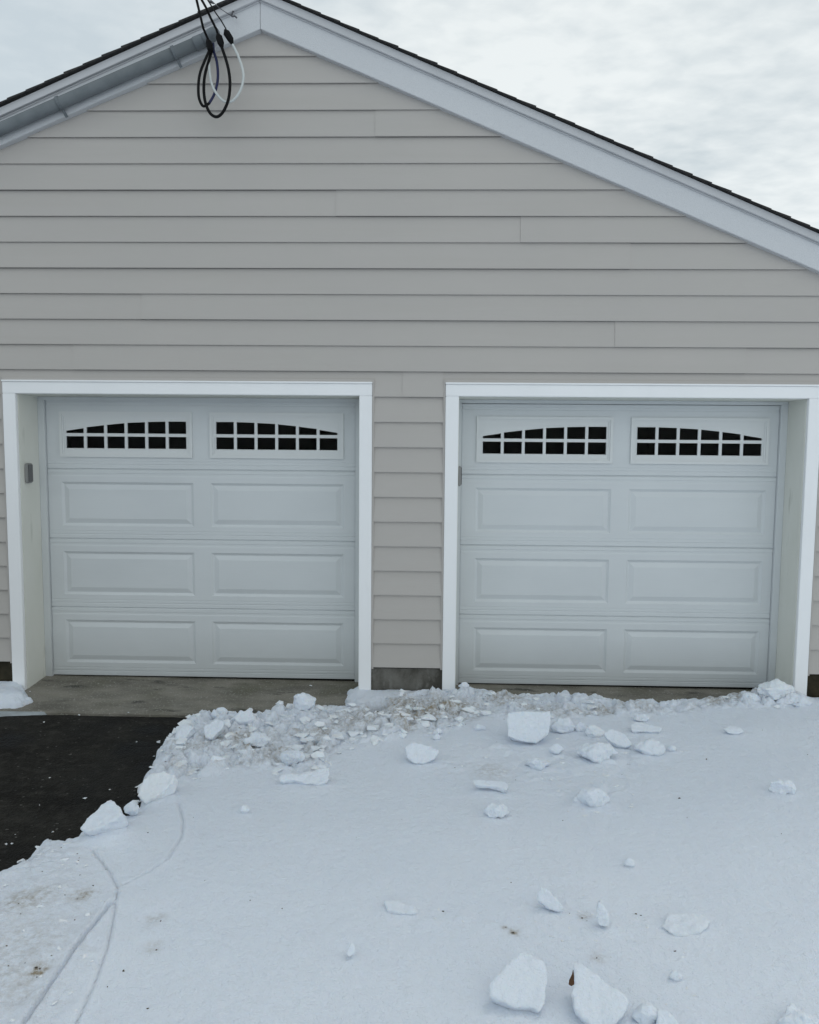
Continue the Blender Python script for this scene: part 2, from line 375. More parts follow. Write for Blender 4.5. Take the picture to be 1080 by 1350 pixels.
# sectional doors
YD = .2923; SH = .533; W = 2.438
PX = [(-1.078, -.066), (.066, 1.078)]; PZ = (.098, .432)
PR = [(0, 0), (.004, .0035), (.017, .011), (.022, .011), (.052, .002), (.056, .001)]   # inset from panel edge -> recess
def hinset(x, z):
    best = 0.
    for a, b_ in PX:
        dd = min(x-a, b_-x, z-PZ[0], PZ[1]-z)
        if dd > 0:
            if dd >= PR[-1][0]: return PR[-1][1]
            for k in range(len(PR)-1):
                if PR[k][0] <= dd <= PR[k+1][0]:
                    t = (dd-PR[k][0])/(PR[k+1][0]-PR[k][0]); return PR[k][1]+(PR[k+1][1]-PR[k][1])*t
    return best
def seamprof(z):
    pts = [(0, .010), (.0035, .006), (.004, .0), (.028, .0), (.030, .0022), (.036, .0022), (.038, 0), (.055, 0), (.0565, .0018), (.064, .0005),
           (SH-.064, 0), (SH-.055, .0004), (SH-.0505, .002), (SH-.034, .002), (SH-.032, -.0008), (SH-.010, -.0008), (SH-.006, .004), (SH, .010)]
    for k in range(len(pts)-1):
        if pts[k][0] <= z <= pts[k+1][0]:
            return pts[k][1]+(pts[k+1][1]-pts[k][1])*(z-pts[k][0])/(pts[k+1][0]-pts[k][0])
    return 0
ZS = [0, .0035, .004, .028, .030, .036, .038, .055, .0565, .064]
def section(cx, zb, window):
    xs = {-W/2, W/2}; zs = set(ZS) | {SH-v for v in (0, .006, .010, .032, .034, .0505, .055, .064)}
    if window:
        for a, b_ in PX: xs |= {a+.012, b_-.012}
        zs |= {PZ[0]+.0, PZ[1]-.004}
    else:
        for a, b_ in PX:
            for i_, _ in PR: xs |= {a+i_, b_-i_}
        for i_, _ in PR: zs |= {PZ[0]+i_, PZ[1]-i_}
    xs = sorted(xs); zs = sorted(zs); q = MB(); nx = len(xs); vs = []; fs = []
    for z in zs:
        for x in xs:
            vs.append((cx+x, YD+seamprof(z)+(0 if window else hinset(x, z)), zb+z))
    for j in range(len(zs)-1):
        for i in range(nx-1):
            mx = (xs[i]+xs[i+1])/2; mz = (zs[j]+zs[j+1])/2
            if window and any(a+.012 < mx < b_-.012 for a, b_ in PX) and PZ[0] < mz < PZ[1]-.004: continue
            a = j*nx+i; c = a+1; e = a+nx+1; f = a+nx
            h = [vs[k][1] for k in (a, c, e, f)]
            if abs(h[0]-h[1]) > 1e-7 or abs(h[2]-h[3]) > 1e-7 or abs(h[0]-h[3]) > 1e-7:
                if abs(h[0]-h[2]) >= abs(h[1]-h[3])-1e-9: fs += [(a, c, e), (a, e, f)]
                else: fs += [(a, c, f), (c, e, f)]
            else: fs.append((a, c, e, f))
    q.add(vs, fs)
    q.add([(cx-W/2, YD+.010, zb), (cx+W/2, YD+.010, zb), (cx+W/2, YD+.045, zb), (cx-W/2, YD+.045, zb),
           (cx-W/2, YD+.010, zb+SH), (cx+W/2, YD+.010, zb+SH), (cx+W/2, YD+.045, zb+SH), (cx-W/2, YD+.045, zb+SH)], [(0, 3, 2, 1), (4, 5, 6, 7)] + ([] if window else [(2, 3, 7, 6)]))
    return q
def ngon_frame(cx, zb, a, b_, rise):       # window surround with a 6 x 2 grille under a faceted arch
    z0, z1 = zb+PZ[0]-.008, zb+PZ[1]; X0, X1 = cx+a, cx+b_
    q = MB()
    # outer moulding ring, then an inner step
    def ring(xa, xb, za, zb_, wd, ya, yb):
        q.box(xa, xb, ya, yb, za, za+wd); q.box(xa, xb, ya, yb, zb_-wd, zb_)
        q.box(xa, xa+wd, ya, yb, za+wd, zb_-wd); q.box(xb-wd, xb, ya, yb, za+wd, zb_-wd)
    ring(X0, X1, z0, z1, .020, YD-.013, YD+.02)
    ring(X0+.020, X1-.020, z0+.020, z1-.020, .012, YD-.006, YD+.02)
    xa, xb, za, zt = X0+.032, X1-.032, z0+.032, z1-.032
    px0, px1 = X0+.0475, X1-.0475; g_ = .0215; pw = (px1-px0-5*g_)/6
    pz0 = z0+.066; r1 = pz0+.090; r2 = r1+.0235
    tops = [(.017, .038), (.045, .061), (.064, .0775), (.080, .0865), (.088, .0915), (.092, .092)]
    if not rise: tops = [(t[1], t[0]) for t in tops[::-1]]
    ya, yb = YD-.001, YD+.012
    q.box(xa, px0, ya, yb, za, zt); q.box(px1, xb, ya, yb, za, zt)
    for k in range(6):
        xl = px0+k*(pw+g_); xr = xl+pw
        q.box(xl, xr, ya, yb, za, pz0); q.box(xl, xr, ya, yb, r1, r2)
        q.prism([(xl, r2+tops[k][0]), (xr, r2+tops[k][1]), (xr, zt), (xl, zt)], ya, yb)
        if k < 5: q.box(xr, xr+g_, ya, yb, za, zt)
    # fine raised bead round the grille
    ring(px0-.006, px1+.006, pz0-.006, r2+.0985, .0035, YD-.003, YD-.0012)
    p = MB(); p.box(xa, xb, YD+.0125, YD+.0165, za, zt)
    return q, p
for d in DOORS:
    cx = (d['x0']+d['x1'])/2+.008; z = d['z']
    q = MB(); q.box(cx-W/2+.02, cx+W/2-.02, YD-.004, YD+.03, z-.0005, z+.004); q.box(cx-W/2+.02, cx+W/2-.02, YD-.005, YD-.0006, z+.004, z+.016)
    door = q.build('garage_door', M['door'], garage)
    for k in range(4):
        section(cx, z+SH*k+.0005, k == 3).build('door_section', M['door'], door)
    q = MB(); q.box(cx-W/2+.01, cx+W/2-.01, YD+.014, YD+.04, z-.040, z-.001); q.build('bottom_seal', M['seal'], door)
    for k, (a, b_) in enumerate(PX):
        fr, pn = ngon_frame(cx, z+SH*3, a, b_, k == 0)
        fo = fr.build('window_frame', M['winframe'], door)
        pn.build('window_pane', M['glass'], door)

# ------------------------------------------------------------------ small grey boxes on the jambs
for d, lab, zc in ((DOORS[0], 'small grey plastic box on the left jamb of the left door', 1.567), (DOORS[1], 'small grey plastic box half hidden on the left jamb of the right door', 1.575)):
    xw = d['x0']+.0042; t = empty('keypad', (xw, .10, zc)); tag(t, lab, 'keypad', 'grey boxes on the door jambs')
    q = MB(); q.box(xw, xw+.023, .055, .135, zc-.070, zc+.075); q.build('housing', M['keypad'], t, bevel=.006)
    q = MB(); q.box(xw+.0232, xw+.028, .064, .126, zc-.060, zc+.065); q.build('cover', M['keypadd'], t, bevel=.003)

# ------------------------------------------------------------------ conduit along the left rake, with its weatherhead
yc = -.104; a = aty(284, 46.5, yc); bq = aty(0, 170.5, yc); dv = (bq-a).normalized()
cond = empty('conduit', a+dv*1.0); tag(cond, 'thick grey metal pipe strapped under the left slope of the roof', 'pipe')
L0 = a+dv*.14; L1 = a+dv*5.3
q = MB(); q.tube([L0, L1], .040, 24); q.build('pipe', M['conduit'], cond, smooth=False)
for f in bpy.data.objects['pipe'].data.polygons: f.use_smooth = len(f.vertices) == 4
q = MB(); q.tube([a+dv*.09, a+dv*.092, a+dv*.15, a+dv*.152], [.041, .0435, .0435, .041], 24); q.build('collar', M['conduit'], cond)
q = MB(); nrm = Vector((0, -1, 0))
pts = [a+dv*.09, a+dv*.06+nrm*.004, a+dv*.02+nrm*.018, a-dv*.012+nrm*.042, a-dv*.018+nrm*.06]
q.tube(pts, [.041, .043, .043, .034, .018], 20); q.build('weatherhead', M['conduit'], cond, smooth=True)
upv = Vector((0, -1, 0)).cross(dv).normalized()
if upv.z < 0: upv = -upv
for s in (.30, 1.16, 2.03, 3.2, 4.4):
    c = a+dv*s; q = MB()
    ring = [c+(nrm*math.cos(t)+upv*math.sin(t))*.0425 for t in [R(v) for v in range(-100, 101, 20)]]
    ring = [c-upv*.080+nrm*-.036]+ring
    for sg in range(len(ring)-1):
        p, r_ = ring[sg], ring[sg+1]; hw = dv*.010; cc = (p+r_)/2-c; o_ = cc.normalized()*.004
        q.add([p-hw, p+hw, r_+hw, r_-hw, p-hw+o_, p+hw+o_, r_+hw+o_, r_-hw+o_], [(0,1,2,3),(7,6,5,4),(0,4,5,1),(1,5,6,2),(2,6,7,3),(3,7,4,0)])
    q.build('strap', M['conduit'], cond)

# ------------------------------------------------------------------ service cables (drip loops, splices and overhead runs)
def zp(u, v, y): return aty(220+u/7.714, v/7.714, y)
def overhead(p, u, v, y=-1.1, L=26):
    t = zp(u, v, y); dr = (t-p).normalized(); out = []
    for k in range(1, 22):
        s = L*(k/21)**1.6; q_ = p+dr*s; q_.z -= .0; out.append(q_)
    return out
grp = 'service cables at the gable'
def cable(name, loc, label, cat, runs, sleeves):
    t = empty(name, loc); tag(t, label, cat, grp)
    for nm, pts, r, m_ in runs:
        q = MB(); q.tube(pts, r, 10); q.build(nm, m_, t, smooth=True)
    for pts, r in sleeves:
        q = MB(); q.tube(pts, r, 12); q.build('splice_sleeve', M['black'], t, smooth=True)
    return t
hd = zp(470, 440, -.170)
# left black loop with a navy leg
lp = smooth_path([zp(440,500,-.19), zp(385,620,-.21), zp(340,740,-.225), zp(322,860,-.235), zp(325,980,-.235), zp(350,1055,-.23), zp(380,1080,-.225), zp(432,1050,-.215)])
nv = smooth_path([zp(432,1050,-.215), zp(482,960,-.205), zp(513,850,-.195), zp(520,740,-.185), zp(507,620,-.175), zp(478,520,-.165), zp(470,440,-.16)])
sl = zp(428, 420, -.20)
cable('service_cable', zp(380,1080,-.225), 'black cable making the left and shorter hanging loop, one leg navy blue', 'cable',
      [('drip_loop', lp, .0092, M['black']), ('loop_leg', nv, .0088, M['blue']), ('overhead_run', [zp(436,470,-.20), sl, zp(372,290,-.24)]+overhead(zp(372,290,-.24), 232, -300), .0078, M['black'])],
      [([zp(412,395,-.205), zp(425,430,-.20), zp(445,500,-.195), zp(450,525,-.195)], [.008, .020, .022, .012])])
bl = smooth_path([zp(555,470,-.225), zp(600,600,-.235), zp(630,720,-.24), zp(643,850,-.245), zp(633,980,-.245), zp(603,1080,-.24), zp(555,1160,-.235), zp(500,1188,-.23), zp(440,1150,-.225), zp(395,1050,-.22), zp(378,940,-.215), zp(380,820,-.205), zp(395,730,-.195), zp(422,640,-.185), zp(450,540,-.17), zp(468,450,-.16)])
cable('service_cable', zp(500,1188,-.23), 'plain black cable making the longest hanging loop, in front of the gable', 'cable',
      [('drip_loop', bl, .0098, M['black']), ('overhead_run', [zp(530,380,-.22), zp(505,300,-.235), zp(440,170,-.30), zp(405,88,-.36)]+overhead(zp(405,88,-.36), 250,-190,-1.2), .0078, M['black'])],
      [([zp(515,340,-.225), zp(530,375,-.225), zp(550,440,-.225), zp(562,485,-.225)], [.008, .022, .022, .010])])
wl = smooth_path([zp(660,435,-.225), zp(672,458,-.225), zp(722,560,-.235), zp(765,680,-.24), zp(780,775,-.245), zp(763,880,-.245), zp(720,970,-.24), zp(655,1032,-.235), zp(580,1028,-.225), zp(505,950,-.215), zp(460,860,-.205), zp(437,750,-.195), zp(430,640,-.18), zp(450,550,-.17), zp(465,460,-.16)])
cable('service_cable', zp(655,1032,-.235), 'white cable hanging in the rightmost loop below a black splice', 'cable',
      [('drip_loop', wl, .0082, M['whitec']), ('overhead_run', [zp(610,330,-.225), zp(600,290,-.23), zp(555,212,-.27), zp(500,135,-.33)]+overhead(zp(500,135,-.33), 300,-190,-1.2), .0042, M['black'])],
      [([zp(592,300,-.23), zp(608,335,-.228), zp(648,400,-.225), zp(668,452,-.225)], [.007, .023, .022, .008])])
q = empty('messenger_wire', zp(660,150,-.10)); tag(q, 'thin bare wire running to a small dark hook near the roof peak', 'wire')
m1 = MB(); m1.tube([zp(655,158,-.112), zp(600,126,-.16), zp(540,85,-.22)]+overhead(zp(540,85,-.22), 330,-110,-1.0), .0022, 6); m1.build('wire', M['steelw'], q, smooth=True)
m1 = MB(); m1.tube(smooth_path([zp(678,118,-.089), zp(672,122,-.105), zp(664,142,-.116), zp(658,160,-.118), zp(672,168,-.114), zp(692,164,-.108), zp(712,182,-.108)], 5), .0055, 8); m1.build('hook', M['steelw'], q, smooth=True)
m1 = MB(); m1.tube([zp(480,38,-.28), zp(455,22,-.31), zp(425,4,-.34)], [.003, .009, .003], 8); m1.build('tensioner', M['steelw'], q, smooth=True)

# ------------------------------------------------------------------ ground, driveway, apron, snow
def px2(pts, z): return [tuple(atz(u, v, z)[:2]) for u, v in pts]
edgeA = px2([(0,1142),(18,1130),(40,1114),(58,1100),(78,1100),(104,1096),(122,1086),(150,1076),(178,1066),(182,1052),(184,1034),(188,1018),(200,1002),(206,982),(214,970),(230,954),(262,940),(290,936),(330,938),(372,932),(398,924),(425,927),(462,928)], .015)
holeA = [(-14,-16),(-4.4,-5.6),(-2.7,-3.75),(-2.1,-3.05)]+edgeA+px2([(456,916),(462,908),(474,904)], .0)+[(-.353,.6),(-2.83,.6),(-2.83,-.03)]+px2([(33,914),(45,922),(20,930),(-30,928)], -.02)+[(-3.6,-.40),(-6.6,-.5),(-9,-3),(-16,-16)]
edgeB = px2([(600,907),(612,904),(632,906),(660,913),(700,913),(732,914),(766,912),(786,915),(815,921),(850,919),(876,923),(905,917),(950,914),(985,910),(1003,905)], .02)
holeB = [(.34,.6)]+edgeB+[(2.66,.15),(2.72,.6)]
holeC = [(XL+.02,.035),(-2.86,.035),(-2.86,.9),(-.30,.9),(-.30,.02),(.30,.02),(.30,.9),(2.82,.9),(2.82,.04),(XR-.02,.04),(XR-.02,6.9),(XL+.02,6.9)]
holeD = px2([(490,927),(500,924),(509,927),(503,932),(492,932)], .02)
rubble = px2([(176,1062),(186,1010),(214,968),(236,946),(270,932),(330,936),(400,918),(450,928),(520,915),(600,905),(700,912),(770,912),(880,922),(1000,905),(1060,915),(1060,935),(960,935),(880,945),(800,945),(740,950),(640,950),(590,965),(540,972),(470,985),(440,1000),(430,1035),(360,1020),(300,1015),(240,1036)], .03)
rub2 = px2([(620,960),(720,975),(830,955),(880,985),(850,1010),(830,1075),(770,1080),(720,1050),(640,1030),(560,1015)], .03)
dirtyA = px2([(-200,1180),(0,1142),(60,1098),(110,1096),(128,1122),(150,1150),(156,1180),(146,1250),(120,1310),(95,1350),(60,1420),(-250,1500)], .03)
cr1 = px2([(122,1122),(145,1150),(155,1172),(151,1205),(142,1250),(125,1295),(100,1348),(70,1400)], .03)
cr2 = px2([(148,1192),(118,1230),(98,1256),(76,1285),(52,1320),(28,1356),(0,1395)], .03)
cr3 = px2([(236,1062),(242,1085),(240,1105),(222,1135),(196,1152),(160,1170)], .03)
def gz_asph(x, y): return -.068+.010*np.minimum(y+.4, 0)*np.clip(-y/6, 0, 1)+.006*fbm(x, y, 1.3, 3, 5)
def slabz(x, y): return -.0155-.0056*(x+1.57)*.9-.056*(.2923-y)
def groundz(x, y): return np.where(y > -.41, slabz(x, y), gz_asph(x, y))
# little dents and rises: (px, py, radius m, height m)
bumps = [(322,1068,.035,.018), (30,1190,.10,.008), (200,1215,.06,-.006), (200,1248,.05,-.006), (585,1200,.015,-.006), (830,1135,.03,.012), (612,1210,.04,.008), (560,1215,.05,.008),
         (1000,960,.2,.01), (905,1218,.20,-.008), (690,1300,.22,-.010), (790,1320,.20,-.010), (697,975,.24,-.012), (1050,1045,.05,.008), (460,1250,.06,-.008), (725,1190,.10,-.006),
         (1025,915,.16,.050), (985,922,.10,.020), (1052,922,.10,.035), (530,915,.20,.010), (645,910,.08,.015), (470,922,.05,.02), (150,1100,.12,.03), (400,930,.10,.03), (260,950,.08,.02)]
bumps = [(atz(u, v, .03).x, atz(u, v, .03).y, r, h) for u, v, r, h in bumps]
SKIRT = []; SK2 = []
def snow_h(x, y, full=False):
    d = -sdist(x, y, holeA)
    for hh in (holeB, holeC, holeD): d = np.minimum(d, -sdist(x, y, hh))
    near = np.exp(-np.maximum(np.hypot(x, y+1.5)-4.5, 0)/3)
    rm = sstep(-.02, .12, sdist(x, y, rubble)+.05*fbm(x, y, 6, 3, 9)); r2 = sstep(-.04, .15, sdist(x, y, rub2)+.08*fbm(x, y, 5, 3, 19)); dm = sstep(-.02, .10, sdist(x, y, dirtyA)+.04*fbm(x, y, 8, 3, 29))
    rough = np.maximum(rm, np.maximum(r2*.45, dm*.25))
    dn = d+.055*fbm(x, y, 9, 4, 3)*(.35+rm+.9*dm)+(.02+.03*dm)*fbm(x, y, 30, 2, 13)
    base = .030+.022*fbm(x, y, .55, 3, 1)+.006*fbm(x, y, 3.5, 3, 2)*near
    base = base+.0022*fbm(x, y, 16, 3, 4)*near
    sh = shards(x+.05*fbm(x, y, 5, 3, 41), y+.05*fbm(x, y, 5, 3, 42), 8.5, 50, 1.5)*.048+shards(x+.02*fbm(x, y, 14, 2, 43), y, 22, 60, 1.5)*.020
    lump = .016*fbm(x, y, 24, 4, 8)
    h = base+rm*(sh+lump+.008)+r2*(shards(x, y, 9, 70, .9)*.012+.006*fbm(x, y, 18, 3, 77))+dm*(1-rm)*(.010*fbm(x, y, 7, 4, 31)+shards(x, y*1.6, 8, 80, .8)*.006)+dm*(1-rm)*np.exp(-np.maximum(d, 0)/.16)*(shards(x+.03*fbm(x, y, 6, 2, 44), y*1.5, 10, 85, 1.4)*.040+.012*fbm(x, y, 18, 4, 33))
    for bx, by, r, hh in bumps:
        h = h+hh*np.exp(-((x-bx)**2+(y-by)**2)/(r*r*.6))
    h = h-.013*np.exp(-(pdist(x, y, cr1)/.0055)**2)+.006*sstep(-.03, .02, sdist(x, y, dirtyA))-.034*np.exp(-(pdist(x, y, cr2)/.0075)**2)+.010*np.exp(-(pdist(x, y, cr2)/.04)**2)
    d3 = pdist(x, y, cr3); h = h+.006*np.exp(-(d3/.03)**2)-.012*np.exp(-(d3/.006)**2)
    for bx, by, br, ba in SKIRT: h = h+ba*np.exp(-(np.hypot(x-bx, y-by)/br)**4)
    g_ = groundz(x, y)
    prof = np.sqrt(np.clip(dn/.07, 0, 1))*.85+.15*sstep(0, .2, dn)
    z = np.where(dn > 0, g_+.004+(h-g_)*prof, g_-.03+np.maximum(dn, -.2)*.2)
    if full: return z, rough, dn, rm, dm
    return z
def axis(lo, hi, fine, far_lo, far_hi):
    a = list(np.arange(lo, hi+fine/2, fine)); s = fine; v = hi; r_ = []
    while v < far_hi: s = min(s*1.22, 25); v += s; r_.append(v)
    s = fine; v = lo; l_ = []
    while v > far_lo: s = min(s*1.22, 25); v -= s; l_.append(v)
    return np.array(l_[::-1]+a+r_)
def axis_x():
    m = list(np.arange(-3.2, -1.72, .0125))+list(np.arange(-1.72, -.68, .0062))+list(np.arange(-.68, 1.95, .0092))+list(np.arange(1.95, 3.2, .0125))
    e = axis(-3.2, 3.2, .0125, -70, 70); return np.array([v for v in e if v < -3.201]+m+[v for v in e if v > 3.205])
def grid_mesh(name, xs, ys, zf, material, kind, label=None, cat=None, keep=None, attr=None):
    X, Y = np.meshgrid(xs, ys); Z = zf(X, Y)
    nx, ny = len(xs), len(ys); co_ = np.stack([X.ravel(), Y.ravel(), Z.ravel()], 1)
    I = np.arange(nx*ny).reshape(ny, nx); F = np.stack([I[:-1, :-1].ravel(), I[:-1, 1:].ravel(), I[1:, 1:].ravel(), I[1:, :-1].ravel()], 1)
    if keep is not None:
        k = keep(X, Y, Z).ravel(); F = F[k[F].any(1)]
    used = np.unique(F); remap = -np.ones(nx*ny, int); remap[used] = np.arange(len(used)); F = remap[F]; co2 = co_[used]
    me = bpy.data.meshes.new(name); me.vertices.add(len(co2)); me.vertices.foreach_set('co', co2.ravel().astype(np.float32))
    me.loops.add(F.size); me.loops.foreach_set('vertex_index', F.ravel().astype(np.int32))
    me.polygons.add(len(F)); me.polygons.foreach_set('loop_start', (np.arange(len(F))*4).astype(np.int32)); me.polygons.foreach_set('loop_total', np.full(len(F), 4, np.int32))
    me.update(calc_edges=True); me.polygons.foreach_set('use_smooth', np.ones(len(F), bool)); me.materials.append(material)
    if attr:
        for nm, fn in attr.items():
            a_ = me.attributes.new(nm, 'FLOAT', 'POINT'); a_.data.foreach_set('value', fn(X, Y).ravel()[used].astype(np.float32))
    o = link(name, me); tag(o, label, cat, kind=kind); return o
# far, flat snowfield and earth below everything
grid_mesh('ground', axis(-10, 10, 2.5, -900, 900), axis(-10, 10, 2.5, -900, 900), lambda x, y: -.16-0*x, M['snow'], 'structure', attr={'dirt': lambda x, y: 0*x})
def wet(x, y):
    r_ = 0*x
    for u, v, rr in ((4,978,.16), (178,985,.13), (200,962,.11), (225,942,.12), (192,1010,.06)):
        p = atz(u, v, -.07); r_ = np.maximum(r_, np.exp(-(((x-p.x)/rr)**2+((y-p.y)/(rr*.9))**2)**1.5))
    r_ = r_+.35*sstep(.1, .5, fbm(x, y, 2.5, 4, 66))+.8*np.exp(-np.maximum(.02-sdist(x, y, holeA), sdist(x, y, holeA))/.05)*.7
    return np.clip(r_*1.15+.25*fbm(x, y, 14, 3, 67)*(r_ > .1), 0, 1)
grid_mesh('driveway', axis(-3.4, 0., .02, -16, .4), axis(-3.0, -.41, .02, -16, -.5), lambda x, y: gz_asph(x, y)+.0035*fbm(x, y, 12, 3, 6), M['asphalt'], 'structure', attr={'wet': wet})
# concrete apron under the doors
q = MB(); nx_ = 80
xs = np.linspace(XL+.3, XR-.2, nx_); ys = [-.408, -.402, -.385, -.2, .0, .2, .42]
vs = []; 
for j, y in enumerate(ys):
    for i, x in enumerate(xs):
        jx = .006*float(fbm(np.array([x]), np.array([.5]), 9, 3, 3)[0]) if j < 2 else 0
        vs.append((x, y+jx, float(slabz(x, y))-(.006 if j == 0 else 0)))
fs = [(j*nx_+i, j*nx_+i+1, (j+1)*nx_+i+1, (j+1)*nx_+i) for j in range(len(ys)-1) for i in range(nx_-1)]
n0 = len(vs)
vs += [(v[0], v[1], -.15) for v in vs[:nx_]]; fs += [(i, n0+i, n0+i+1, i+1) for i in range(nx_-1)]
q.add(vs, fs); ap = q.build('apron', M['slab']); tag(ap, kind='structure')
# snow cover
def dirtf(x, y):
    z, rough, dn, rm, dm = snow_h(x, y, True)
    n1 = sstep(.02, .45, fbm(x, y, 3.2, 4, 91)); r_ = rm*(.10+.75*n1)+dm*(.10+.22*n1)
    for u, v, rr, a_ in ((30,1190,.07,.6), (60,1185,.06,.3), (50,1280,.025,1.1), (52,1281,.018,2), (110,1182,.04,.8), (540,932,.22,.9), (600,935,.18,.8), (290,972,.10,.7), (330,985,.12,.5), (470,950,.2,.6), (410,985,.12,.4), (205,1212,.035,.5), (203,1248,.03,.5), (678,1228,.018,1.2), (665,1222,.012,.8), (20,1250,.15,.3), (850,935,.08,.5), (648,1015,.1,.4), (770,1208,.022,.7), (788,1263,.03,.4)):
        p = atz(u, v, .03); r_ = r_+a_*np.exp(-((x-p.x)**2+(y-p.y)**2)/(rr*rr))
    edge = np.exp(-np.abs(dn)/.05)*(x < 0)
    return np.clip(r_+.3*edge*rm, 0, 1.4)
# thin ice sheet running off the left snow heap
q = MB(); ice_px = [(-60,926),(10,931),(40,934),(78,938),(60,941),(30,942),(8,943),(-60,950)]
pts = [atz(u, v, -.062) for u, v in ice_px]; c = sum(pts, Vector())/len(pts)
vs = []; 
for k in range(64):
    t = k/64*len(pts); i = int(t); p = pts[i].lerp(pts[(i+1) % len(pts)], t-i); j = 1+.10*mn.noise(p*9); vs.append(c+(p-c)*j)
zz = -.053
q.add([(v.x, v.y, zz-.02) for v in vs]+[(c.x+(v.x-c.x)*.93, c.y+(v.y-c.y)*.93, zz) for v in vs], [(i, (i+1) % 64, (i+1) % 64+64, i+64) for i in range(64)]+[tuple(range(64, 128))])
ic = q.build('ice', M['ice'], smooth=True); tag(ic, 'thin grey ice running off the snow heap onto the asphalt at left', 'ice', kind='stuff')

# ------------------------------------------------------------------ snow blocks
def sh1(x, y): return float(snow_h(np.array([x]), np.array([y]))[0])
def finish(bm, name, mt, amp, seed, label, cat, group, base):
    vs = [v for v in bm.verts]
    bm.normal_update()
    for v in vs:
        p = v.co+Vector((seed*3.7, seed*1.3, 0))
        n = mn.fractal(p*11, .8, 2.1, 4)*amp*1.5+mn.noise(p*38)*amp*.7+mn.noise(p*95)*amp*.4+abs(mn.noise(p*24))*-amp*.9
        v.co += v.normal*n
    me = bpy.data.meshes.new(name); 
    for v in bm.verts: v.co -= base
    bm.to_mesh(me); bm.free(); me.materials.append(mt)
    me.polygons.foreach_set('use_smooth', [True]*len(me.polygons))
    o = link(name, me); o.location = base
    ext = max(max(abs(v.co.x) for v in me.vertices), max(abs(v.co.y) for v in me.vertices)); SK2.append((base.x, base.y+.2*ext, ext*1.12, min(.008, ext*.09)))
    tag(o, label, cat, group); return o
def remesh(bm, vox, it=2):
    me = bpy.data.meshes.new('tmp'); bm.to_mesh(me); bm.free(); o = bpy.data.objects.new('tmp', me); COL.objects.link(o)
    md = o.modifiers.new('r', 'REMESH'); md.mode = 'VOXEL'; md.voxel_size = vox
    sm = o.modifiers.new('s', 'SMOOTH'); sm.factor = .5; sm.iterations = it
    dg = bpy.context.evaluated_depsgraph_get(); dg.update(); ev = o.evaluated_get(dg); m2 = bpy.data.meshes.new_from_object(ev)
    bm = bmesh.new(); bm.from_mesh(m2); bpy.data.objects.remove(o); bpy.data.meshes.remove(me); bpy.data.meshes.remove(m2); return bm
def slab_block(outline, height, tilt, thick, label, group=None, name='snow_block', cat='snow block', yawn=0., amp=.005, seed=1, taper=.84, mt='block', vox=.008):
    """outline: top face as it is seen; height: of the face centre above the snow; tilt: degrees the face leans to the camera side"""
    cu = sum(p[0] for p in outline)/len(outline); cv = sum(p[1] for p in outline)/len(outline)
    g0 = atz(cu, cv, .03+height); zc = sh1(g0.x, g0.y)+height; g0 = atz(cu, cv, zc)
    n = np.array([math.sin(R(tilt))*math.sin(yawn), -math.sin(R(tilt))*math.cos(yawn), math.cos(R(tilt))])
    top = [atplane(u, v, g0, n) for u, v in outline]; nv_ = Vector(n); cen = sum(top, Vector())/len(top)
    bm = bmesh.new(); N_ = len(top)
    a_ = [bm.verts.new(p) for p in top]; b_ = [bm.verts.new(cen+(p-cen)*taper-nv_*thick) for p in top]
    bm.faces.new(a_); bm.faces.new(b_[::-1])
    for i in range(N_): bm.faces.new((a_[i], b_[i], b_[(i+1) % N_], a_[(i+1) % N_]))
    bmesh.ops.recalc_face_normals(bm, faces=bm.faces); bm = remesh(bm, vox)
    base = Vector((cen.x, cen.y, sh1(cen.x, cen.y)))
    return finish(bm, name, M[mt], amp, seed, label, cat, group, base)
def lump(px_, py_, wpx, hpx, label, group=None, name='snow_lump', cat='snow lump', flat=.8, facets=7, seed=1, sink=.42, mt='block', amp=.008, sub=4, rot=None):
    """an irregular lump; width and height as seen, resting on the snow"""
    p = atz(px_, py_, .05); dist = (p-Vector(CAM)).length; w_ = wpx*dist/FPX/2; h_ = hpx*dist/FPX/2
    g0 = atz(px_, py_+hpx*.25, .035)
    rs = random.Random(seed); bm = bmesh.new()
    n = 10+facets
    for k in range(n):
        a_ = rs.uniform(0, 2*math.pi); zz_ = rs.uniform(-.9, 1); r_ = math.sqrt(max(0, 1-zz_*zz_))*rs.uniform(.8, 1.05)
        bm.verts.new((w_*r_*math.cos(a_), w_*flat*r_*math.sin(a_), h_*zz_*1.05))
    bm.verts.new((w_, 0, 0)); bm.verts.new((-w_, 0, -.1*h_)); bm.verts.new((rs.uniform(-.3, .3)*w_, 0, h_))
    res = bmesh.ops.convex_hull(bm, input=bm.verts); bmesh.ops.delete(bm, geom=[v for v in bm.verts if not v.link_faces], context='VERTS')
    z = sh1(g0.x, g0.y)+h_*(1-sink)
    for v in bm.verts: v.co += Vector((g0.x, g0.y, z))
    bmesh.ops.recalc_face_normals(bm, faces=bm.faces)
    bm = remesh(bm, max(.004, min(w_, h_)/9), 1)
    return finish(bm, name, M[mt], amp*min(1, w_/.07), seed, label, cat, group, Vector((g0.x, g0.y, z-h_*(1-sink))))
G1 = 'broken snow blocks lying on the snow'; G2 = 'lumps of ploughed snow along the edge'
slab_block([(668,940),(676,937),(726,937),(727,950),(724,968),(718,972),(708,979),(694,979),(678,975),(669,970)], .10, 58, .13, 'large square upright snow block in front of the right door', G1, seed=3, amp=.004)
slab_block([(533,984),(545,978),(568,982),(581,989),(574,1000),(560,1007),(546,1007),(536,999)], .055, 45, .05, 'half-round snow wedge, flat side up, lying between the two doors', G1, seed=4)
